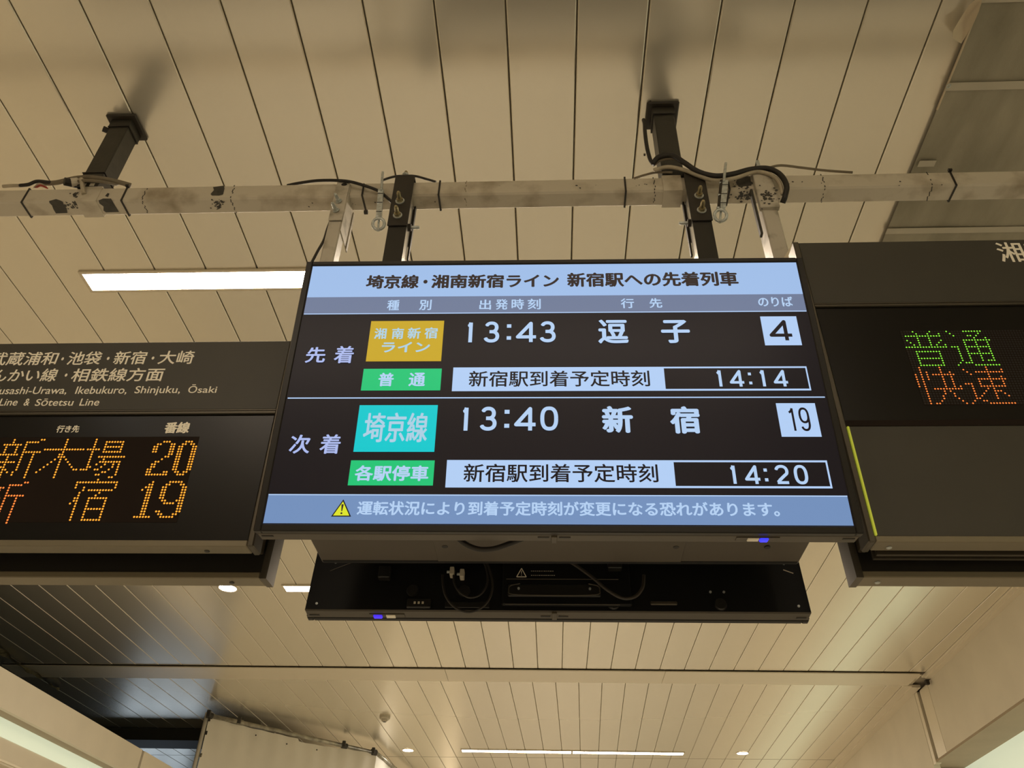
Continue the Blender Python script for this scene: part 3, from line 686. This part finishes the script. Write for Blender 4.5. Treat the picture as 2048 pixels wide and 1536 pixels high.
text_part('title_lettering', S_DARK, [('埼京線',-.4622,-.3297,.2718,.3158,b1), ('・',-.3189,-.3084,.2870,.2990,0), ('湘南新宿ライン',-.2989,.0177,.2718,.3156,b1), ('新宿駅への先着列車',.0376,.4559,.2727,.3182,b1)])
text_part('column_lettering', S_TXT, [('種',-.4022,-.3722,.2043,.2362,.0007), ('別',-.3234,-.2935,.2046,.2365,.0007), ('出',-.1764,-.1478,.2048,.2357,.0007), ('発',-.1372,-.1071,.2045,.2367,.0007),
    ('時',-.0982,-.0677,.2051,.2371,.0007), ('刻',-.0592,-.0274,.2048,.2374,.0007), ('行',.1657,.1978,.2066,.2363,.0007), ('先',.2343,.2651,.207,.2367,.0007), ('のりば',.4942,.5764,.209,.2386,.0007)])
text_part('line_lettering', S_PALE, [('湘',-.4244,-.3951,.1194,.1512,.0009), ('南',-.3823,-.3537,.1192,.1516,.0009), ('新',-.3445,-.3132,.1196,.1524,.0009), ('宿',-.3043,-.2727,.1198,.153,.0009), ('ライン',-.4027,-.288,.0805,.1106,.0012)])
text_part('line_lettering', S_PALE, [('埼京線',-.4197,-.2771,-.1578,-.0826,.0012)])
text_part('row_lettering', S_LAV, [('先',-.5801,-.5332,.0521,.0967,.0011), ('着',-.5124,-.4667,.0508,.0997,.0010)])
text_part('row_lettering', S_LAV, [('次',-.579,-.5334,-.1858,-.1389,.0011), ('着',-.5117,-.4665,-.1861,-.1379,.0010)])
text_part('train_type_lettering', S_TXT, [('普',-.4007,-.3652,-.0132,.0237,.0012), ('通',-.3305,-.2922,-.0134,.0237,.0012)])
text_part('train_type_lettering', S_TXT, [('各駅停車',-.4262,-.2672,-.2509,-.2139,.0012)])
text_part('arrival_lettering', S_BLK2, [('新宿駅到着予定時刻',-.192,.2198,-.0152,.0282,.0006)])
text_part('arrival_lettering', S_BLK2, [('新宿駅到着予定時刻',-.1919,.2203,-.2531,-.2099,.0006)])
text_part('destination_lettering', S_TXT, [('逗',.1074,.1788,.1034,.1729,.0022), ('子',.2559,.3232,.1038,.1708,.0022)])
text_part('destination_lettering', S_TXT, [('新',.1074,.1758,-.1345,-.0664,.0027), ('宿',.2563,.3221,-.1363,-.0672,.0027)])
text_part('notice_lettering', S_TXT, [('運転状況により到着予定時刻が変更になる恐れがあります。',-.4111,.4611,-.3290,-.2968,.0009)])
def digits_part(name, m, items, wd, wz=None):
    mb = MB()
    for ch, a, b, c, d in items: digit(mb, ch, a, b, c, d, .0022, wd, wz)
    return L(mb, name, m, D)
digits_part('departure_time', S_TXT, [('1',-.2037,-.1897,.1085,.1685),('3',-.1628,-.125,.1075,.169),(':',-.1079,-.0975,.1155,.1605),('4',-.0819,-.0386,.1085,.1685),('3',-.0302,.0085,.1075,.169)], .0088, .0092)
digits_part('departure_time', S_TXT, [('1',-.2034,-.1889,-.1288,-.068),('3',-.1626,-.1245,-.1290,-.0677),(':',-.108,-.0970,-.1217,-.0759),('4',-.082,-.0389,-.1286,-.0678),('0',-.0285,.0110,-.1288,-.0673)], .0088, .0092)
digits_part('arrival_time', S_TXT, [('1',.3706,.3825,-.2557,-.2119),('4',.4040,.4325,-.2560,-.2118),(':',.4420,.4490,-.25,-.2201),('2',.4646,.4915,-.2560,-.2117),('0',.5040,.5325,-.2566,-.2117)], .0066, .0066)
digits_part('arrival_time', S_TXT, [('1',.3695,.3815,-.0159,.029),('4',.4020,.4310,-.0162,.0288),(':',.4420,.4488,-.0103,.0211),('1',.4664,.4784,-.0159,.0290),('4',.5000,.5285,-.0162,.0288)], .0066, .0066)
digits_part('platform_number', S_BLK2, [('4',.5110,.5590,.1100,.1695)], .0086, .0090)
digits_part('platform_number', S_BLK2, [('1',.5150,.5270,-.1294,-.0712),('9',.5375,.5600,-.1303,-.0708)], .0046, .0055)
mb = MB().add([(-.4640,-.0021,-.3325),(-.4218,-.0021,-.3325),(-.4429,-.0021,-.2935)], [(0,1,2)]); L(mb, 'warning_outline', S_BLK2, D)
mb = MB().add([(-.4600,-.0024,-.3302),(-.4258,-.0024,-.3302),(-.4429,-.0024,-.2985)], [(0,1,2)]); L(mb, 'warning_triangle', S_WARN, D)
mb = MB().add([(-.4453,-.0028,-.3050),(-.4405,-.0028,-.3050),(-.4419,-.0028,-.3205),(-.4439,-.0028,-.3205)], [(0,1,2,3)]); mb.add([(-.4429+.0022*math.cos(k),-.0028,-.3252+.0022*math.sin(k)) for k in [i*math.pi/5 for i in range(10)]], [tuple(range(10))])
L(mb, 'warning_mark', S_DARK, D)

# mounting tray between the two displays, with its access plate and holes
tr = thing('mounting_tray', 'brown grey steel tray under the gap between the two displays', 'tray', (0, 1.70, .85))
za = .838
MB().box(-.553, .580, 1.585, 1.790, za, za+.012, .002).build('tray', TRAYM, tr)
MB().box(-.55, .577, 1.776, 1.790, za-.002, za+.16, .002).build('rear_lip', BACKM, tr)
MB().box(-.27, .305, 1.615, 1.784, za-.0015, za, .001).build('access_plate', TRAYM, tr)
MB().box(-.272, .307, 1.612, 1.615, za-.002, za).build('plate_gap', CABLE, tr)
for x, y in ((-.245, 1.70), (.285, 1.70), (.49, 1.70)): MB().cyl((x, y, za-.0022), (x, y, za-.0005), .007, 14).build('bolt_hole', CABLE, tr)
for x in (-.480, .478): MB().box(x-.03, x+.03, 1.60, 1.76, za+.012, 1.30, .003).build('upright', BACKM, tr)
MB().box(-.50, .50, 1.55, 1.61, .95, 1.25, .004).build('front_mount_plate', BACKM, tr)
MB().box(-.50, .50, 1.85, 1.90, .98, 1.25, .004).build('rear_mount_plate', BACKM, tr)
cable([atY(905,1060,1.56), atY(918,1078,1.565), atY(938,1092,1.57), atY(962,1099,1.57), atY(990,1097,1.57), atY(1020,1087,1.57), atY(1050,1076,1.57), atY(1080,1066,1.56)], .0058, CABLE, 'black cable loop hanging under the large display', 12, 8, 'cables between the displays')
def yb(u, v): return atY(u, v, 1.855)
cable([yb(885,1150), yb(886,1170), yb(893,1195), yb(912,1216), yb(937,1224), yb(962,1216), yb(980,1195), yb(985,1165), yb(975,1130), yb(960,1108)], .0030, CABLE, 'thin outer cable loop behind the rear display', 8, 8, 'cables between the displays')
cable([yb(907,1150), yb(909,1168), yb(920,1185), yb(940,1195), yb(962,1188), yb(975,1165), yb(972,1135), yb(958,1108)], .0026, CABLE, 'thin inner cable loop behind the rear display', 8, 8, 'cables between the displays')
cable([yb(1125,1115), yb(1150,1130), yb(1185,1155), yb(1215,1180), yb(1245,1196), yb(1270,1193), yb(1285,1175), yb(1288,1150)], .0042, BRKT, 'brownish cable drooping across the back of the rear display', 8, 8, 'cables between the displays')

# ================================================================== DEPARTURE SIGNS (LED)
def sign_face(name, label, loc, tilt, x0, x1, ztop, zh, zb_led, rear_tilt, dy_rear, grp='LED departure signs', left=True):
    t = thing(name, label, 'sign', loc, frame_rot(tilt, 0, 0), grp)
    r = .016
    ex = x1 if left else x0                         # the free end nearest the big display
    # header plate
    L(MB().box(x0, x1, -.001, .05, zh+.004, ztop, .002), 'header_panel', SIGNM, t)
    # LED window set back behind its rim
    L(MB().box(x0+.004, x1-.004, .004, .05, .006, zh+.004), 'led_window', LEDGLASS, t)
    b = MB().box(x0, x1, -.003, .004, zh-.008, zh-.001, .001); b.box(x0, x1, -.002, .004, zh+.001, zh+.004)
    L(b, 'window_rim', SIGNR, t)
    # bottom rail with screws
    L(MB().box(x0, x1, -.004, .040, -.012, .004, .002), 'bottom_rail', SIGNBOT, t)
    e = (ex, ex+.016) if left else (ex-.016, ex)
    L(MB().box(e[0], e[1], -.006, .050, -.012, ztop, .003), 'end_rail', SIGNR, t)
    # body between the two faces
    L(MB().box(x0+.02, x1-.02, .05, .115, .03, ztop-.02), 'body', SIGNBOX, t)
    be = (ex-.022, ex-.004) if left else (ex+.004, ex+.022)
    L(MB().box(be[0], be[1], .045, .12, .018, ztop-.004, .002), 'end_cover', TRAYM, t)
    # rear face, leaning the other way, lower
    L(MB().prism([(.118,-.030),(.160,-.030),(.230,ztop),(.188,ztop)], 'x', x0, x1), 'rear_panel', SIGNBOX, t)
    L(MB().box(x0, x1, .112, .166, -.044, -.028, .002), 'rear_rail', SIGNBOT, t)
    L(MB().prism([(.110,-.045),(.170,-.045),(.238,ztop),(.178,ztop)], 'x', e[0]+.001, e[1]+.001), 'rear_end_rail', SIGNR, t)
    for y, z, dx in ((.022, -.0125, .10), (.140, -.0445, .075)):
        x = ex-dx if left else ex+dx*.35+.014*(y > .1)
        L(MB().tube([(x,y,z), (x,y,z-.002), (x,y,z-.003)], .006, 12, radii=[.0065,.0055,.002]), 'screw', BARE if left else ZINC, t)
    for k in range(0 if left else 2): L(MB().box(x0+.02, x1-.02, .055+k*.022, .064+k*.022, -.014, .03), 'inner_rail', SIGNR, t)
    return t
LS = sign_face('led_sign', 'grey brown sign at the left with orange LED rows for platforms 20 and 19', (-.688, 1.647, .82), -.07, -1.5, 0, .570, .351, 0, 0, 0)
RS = sign_face('led_sign', 'grey brown sign at the right with green over orange LED characters', (.70, 1.62, .82), -.035, 0, 1.6, .898, .668, 0, 0, 0, left=False)
L(MB().box(0, 1.6, -.001, .004, .004, .286, .001), 'lower_panel', SIGNM, RS)
L(MB().box(0, 1.6, -.002, .004, .286, .303, .001), 'window_sill', LEDMOD, RS)
L(MB().box(.0005, .0055, -.0070, -.001, .004, .283, .001), 'yellow_strip', YELLOWS, RS)
LL = [('武蔵浦和',-.8048,-.6204,.4963,.5401,.0007),('・',-.6096,-.6029,.5115,.5215),('池袋',-.5916,-.5011,.4968,.5398,.0007),('・',-.4855,-.4785,.5115,.5215),('新宿',-.4658,-.3787,.4968,.5398,.0007),('・',-.364,-.357,.5115,.5215),('大崎',-.3446,-.2503,.4966,.5396,.0007),
 ('りんかい線',-.818,-.6029,.4440,.4857,.0007),('・',-.5826,-.5759,.4590,.4690),('相鉄線方面',-.5629,-.3175,.4427,.4850,.0007)]
for q in LL:
    mb = MB(); put(mb, q[0], q[1], q[2], q[3], q[4], .0016, q[5] if len(q) > 5 else 0); L(mb, 'route_lettering', SIGNTXT, LS)
for q in [('Musashi-Urawa,',-.7650,-.5600,.4017,.4280),('Ikebukuro,',-.5367,-.4008,.4012,.4278),('Shinjuku,',-.3802,-.2605,.3985,.4276),('Ōsaki',-.2401,-.1654,.4053,.4318),
          ('Line',-.7267,-.6788,.3702,.3920),('&',-.6615,-.6471,.3699,.3915),('Sōtetsu',-.6312,-.5313,.3689,.3910),('Line',-.5137,-.4629,.3687,.3905)]:
    mb = MB(); put(mb, q[0], q[1], q[2], q[3], q[4], .0016, .0003); L(mb, 'english_lettering', SIGNTXT, LS)
for q in (('行き先', -.5525, -.4938, .2926, .3137, .0007), ('番線', -.2752, -.2114, .2893, .3221, .0014)):
    mb = MB(); put(mb, *q[:5], -.0035, q[5]); L(mb, 'column_lettering', SIGNTXT, LS)
mb = MB(); put(mb, '湘南新宿ライン', .5304, .5304+.0755*7, .8115, .8870, .0016, .0010)
L(mb, 'route_lettering', SIGNTXT, RS)

def R_(s):
    out = []
    for part in s.split(','):
        if not part: continue
        a, *b = part.split('-'); out += list(range(int(a), int(b[0])+1)) if b else [int(a)]
    return out
FU = ['4,10','5,9,13','1-13','5,9','1,5,9,13','2,5,9,12','3,5,9,11,14','0-14','','3-11','3,11','3,11','3-11','3,11','3,11','3-11']
TSU = ['6-12','1,11','2,7-8,10','9,13','5-14','5,9,13','5,9,13','0-2,5-13','2,5,9,13','2,5,9,13','2,5-13','2,5,9,13','2,5,9,13','2,5,9,11-13','1,3-5','0,6-14']
TSU[0] = '0,6-12'
KAI = ['2,9','2,9','2,4,9,12','0,2,4,6-13','0,2,4,9,12','0,2,4,9,12','0,2,9,12','0,2,9,12','0,2,9,12,14','2,5-14','2,8,10','2,8,11','2,7,11','2,7,12','2,6,13','2,4-5,14']
SOKU = ['9','1,9,14','2,5-14','3,9','9,13','5-14','5,9,13','0-2,5,9,13','2,5-13','2,7,9','2,6,9-11','2,5,9,12','2,4,9,13','2-3,9','1,4-5','0,6-14']
SHIN = ['4,14-15','4,9-13','1-7,9','2,6,9','2,6,9','2,6,9-15','0-7,9,13','4,9,13','4,9,13','1-7,9,13','4,9,13','3-4,9,13','2,4-5,9,13','1,4,6,8,13','4,8,13','4,13']
MOKU = ['7','7','7','7','0-14','7','6-7','6-8','5,7,9','4,7,10','3,7,11','2,7,12','1,7,13-14','0,7','7','7']
BA = ['2','2,6-12','2,6,12','2,6-12','0-4,6,12','2,6-12','2','2,5-14','2,7','2,6-13','2,5,8,11,13','2-3,7,11,13','0-2,5-6,10,13','8-9,13','6-7,13','11-12']
SHUKU = ['7','0-14','0,14','0,3,14','3,5-13','2,9','2,8','1-2,6-12','1-2,6,12','0,2,6,12','2,6,12','2,6-12','2,6,12','2,6,12','2,6,12','2,6-12']
N2 = ['','3-5','1-2,6-7','0-1,6-7','0-1,6-7','0-1,6-7','6-7','5-6','4','2-3','1-2','1-2','0-1','0-1,6-7','0-7','']
N0 = ['','3-5','2-3,5-6']+['1-2,6-7']*10+['2-3,5-6','3-5','']
N19 = ['5,11-15','4-5,10-11,15-16','3-5,9-10,16-17','2,4-5,9-10,16-17','4-5,9-10,16-17','4-5,9-10,16-17','4-5,9-10,16-17','4-5,10-11,15-17','4-5,11-14,16-17','4-5,16-17','4-5,16-17','4-5,9-10,16-17','4-5,10-11,15-16','2-7,11-15']
def leds(rows, s0, t0, p, pt, m, parent, depth, r=.0026, skip=None):
    mb = MB(); n = 6
    for j, row in enumerate(rows):
        for c in R_(row):
            x, z = s0+c*p, t0-j*pt
            mb.add([(x+r*math.cos(k*math.pi/3), -depth, z+r*math.sin(k*math.pi/3)) for k in range(n)]+[(x, -depth-.0012, z)], [(k, (k+1) % n, n) for k in range(n)])
    return stuff(L(mb, 'lit_led_dots', m, parent))
P_, PT = .00697, .00697
dl = -.0032   # LEDs sit just behind the plane of the face
L(MB().box(-1.2, -.1800, .0034, .0042, .050, .2795), 'led_module', LEDMOD, LS)
for rows, s0, t0, m_ in ((SHIN,-.6773,.272,ORANGE),(MOKU,-.5620,.272,ORANGE),(BA,-.4530,.272,ORANGE),(SHIN,-.6773,.272-16*P_-.007,ORANGE2),(SHUKU,-.4500,.1608,ORANGE),(N2,-.2866,.272,ORANGE),(N0,-.2866+8*P_,.272,ORANGE),(N19,-.2986,.1545,ORANGE)):
    leds(rows, s0, t0, P_, P_, m_, LS, dl)
L(MB().box(.2000, 1.4, .0034, .0042, .348, .5790), 'led_module', LEDMOD, RS)
for rows, s0, t0, m_ in ((FU,.2036,.5752,GREENL),(TSU,.2036+16*.00703,.5752,GREENL),(KAI,.2036,.5752-16*.00718,ORANGE2),(SOKU,.2036+16*.00703,.5752-16*.00718,ORANGE2)):
    leds(rows, s0, t0, .00703, .00718, m_, RS, dl)
mb = MB()
for j in range(32):
    for c in range(62):
        x, z = .2036+c*.00703, .5752-j*.00718; r = .0024
        mb.add([(x-r,-dl-.0002,z-r),(x+r,-dl-.0002,z-r),(x+r,-dl-.0002,z+r),(x-r,-dl-.0002,z+r)], [(0,1,2,3)])
stuff(L(mb, 'unlit_led_dots', LEDOFF, RS))

# ================================================================== SHEETS
# grey mesh sheet taped under the ceiling at the upper right
ZT = H-.014
def sheet_grid(nx, ny, f):
    mb = MB(); vs = [f(i/nx, j/ny) for j in range(ny+1) for i in range(nx+1)]
    mb.add(vs, [(j*(nx+1)+i, j*(nx+1)+i+1, (j+1)*(nx+1)+i+1, (j+1)*(nx+1)+i) for j in range(ny) for i in range(nx)]); return mb
ea, eb = atZ(1955, 22, ZT), atZ(1770, 470, ZT)
def edge_x(y): return ea.x+(eb.x-ea.x)*(y-ea.y)/(eb.y-ea.y)
def tarp_pt(a, b):
    y = -1.2+a*0 + b*4.6; x0 = edge_x(y); x = x0+(3.12-x0)*a
    return (x, y, ZT+.0035*math.sin(9*(x-.6*y))*math.sin(3*y+x) * min(1, a*8))
tp = thing('dust_sheet', 'grey mesh dust sheet taped to the ceiling in the upper right corner', 'sheet', (2.4, 1.8, ZT))
o = sheet_grid(60, 60, tarp_pt).build('mesh_cloth', TARP, tp, True)
for (y0, y1) in ((1.10, 1.36), (atZ(2048,160,ZT).y, atZ(2048,176,ZT).y), (2.305, 2.335), (.2, .26)):
    mb = MB(); xa = edge_x((y0+y1)/2)-.004
    mb.box(xa, 3.1, y0, y1, ZT-.0065, ZT-.005); mb.build('tape', TAPE, tp)
pp = atZ(1850, 325, ZT); MB().box(pp.x-.026, pp.x+.036, pp.y-.014, pp.y+.014, ZT-.0075, ZT-.0065).build('tape', TAPE, tp)
pp = atZ(1895, 168, ZT); MB().torus(Vector((pp.x, pp.y, ZT-.013)), .006, .002, Vector((1,0,0)), Vector((0,1,0)), 14, 6).build('eyelet', ZINC, tp)
# thin hem along the free edge and the torn beige flap
MB().tube([(edge_x(1.36)-.003, 1.36, ZT-.004), (edge_x(1.55)-.001, 1.55, ZT-.004), (edge_x(1.75), 1.75, ZT-.002)], .004, 6).build('hem', FLAPM, tp)
fl = [atZ(u, v, ZT-.022) for u, v in ((1957,-6),(1940,14),(1921,40),(1905,58),(1903,72),(1912,82),(1925,91),(1937,66),(1946,42),(1956,20),(1966,-4))]
mb = MB().add([p+Vector((0,0,.012*math.sin(i*1.3))) for i, p in enumerate(fl)]+[sum(fl, Vector())/len(fl)+Vector((0,0,.015))], [(i, (i+1) % len(fl), len(fl)) for i in range(len(fl))])
mb.build('torn_flap', FLAPM, tp, True)

# white tarpaulin on a pipe frame, lower left
ZS = 2.49
A0, A1, A2 = atZ(419, 1431, ZS), atZ(752, 1506, ZS), atZ(800, 1545, ZS)
A2 = A1+(A2-A1)*4
sh = thing('tarpaulin_screen', 'white tarpaulin stretched on a pipe frame below the left sign', 'tarpaulin', (A0.x, A0.y, FL))
def tpt(P, Q, wig):
    def f(a, b):
        p = P+(Q-P)*a; n = Vector((-(Q-P).y, (Q-P).x, 0)).normalized()
        sag = .05*math.sin(math.pi*min(1, a*1.05))**2*(1 if a > .5 else .4)
        z = (ZS-.02-sag*.9)+(FL+.02-ZS)*b
        d = wig*(math.sin(26*a+7*b)*.012*b + .02*max(0, 1-abs(a*9-b*4.5-.2)*1.6)*min(1,b*6) + .015*max(0, 1-abs((1-a)*7-b*5)*1.4)*min(1,b*5) + .008*math.sin(60*a)*math.exp(-b*12) + .012*math.sin(11*a-19*b))
        return p.x+n.x*d, p.y+n.y*d, z
    return f
sheet_grid(110, 70, tpt(A0, A1, 1.0)).build('cloth', SHEETM, sh, True)
sheet_grid(30, 40, tpt(A1, A2, .6)).build('cloth', SHEETM, sh, True)
MB().tube([A0-(A1-A0)*.01, A1+(A1-A0)*.005], .024, 14).build('top_pipe', PIPEM, sh, True)
MB().tube([A1, A2], .024, 14).build('top_pipe', PIPEM, sh, True)
MB().tube([A0+Vector((-.03,0,.03)), Vector((A0.x-.03, A0.y, FL))], .022, 12).build('side_pipe', SHEETM, sh, True)
for k, rr in ((.0, .034), (.165, .030), (.79, .032), (.985, .038)):
    p = A0+(A1-A0)*k; dv = (A1-A0).normalized()
    MB().cyl(p-dv*.035, p+dv*.035, rr, 10).build('pipe_clamp', BARE if k in (0., .985, .79) else PIPEM, sh)
    MB().box(p.x-.02, p.x+.02, p.y-.05, p.y-.02, p.z-.02, p.z+.05, .004).build('clamp_bolt', BARE, sh)
for k in (.27, .45, .63):
    p = A0+(A1-A0)*k; q = Vector((p.x, p.y-.03, ZS-.075-.05*math.sin(math.pi*k)**2))
    MB().cyl(q, q+Vector((0,-.006,0)), .008, 8).build('eyelet', BARE, sh)
for dz in (.05, .19, .42, .75):
    q = Vector((A0.x+.02, A0.y-.02, ZS-dz)); MB().box(q.x-.014, q.x+.014, q.y-.012, q.y-.004, q.z-.02, q.z+.02, .003).build('lashing_loop', BARE if dz < .3 else PIPEM, sh)

# frayed insulation along the left edge of the ceiling
g0, g1 = atZ(-60, 1262, H-.03), atZ(128, 1380, H-.03)
def rag(a, b):
    p = g0+(g1-g0)*a; w_ = .10+.03*math.sin(a*9)+.015*math.sin(a*41); w_ *= (1-a)**.4
    return (p.x-.06+b*w_, p.y, H-.035+.008*math.sin(a*17+b*3)+.006*math.sin(a*47))
tag(sheet_grid(60, 6, rag).build('frayed_strip', RAGM, None, True), 'frayed yellowish insulation strip along the dark left edge of the ceiling', 'insulation')
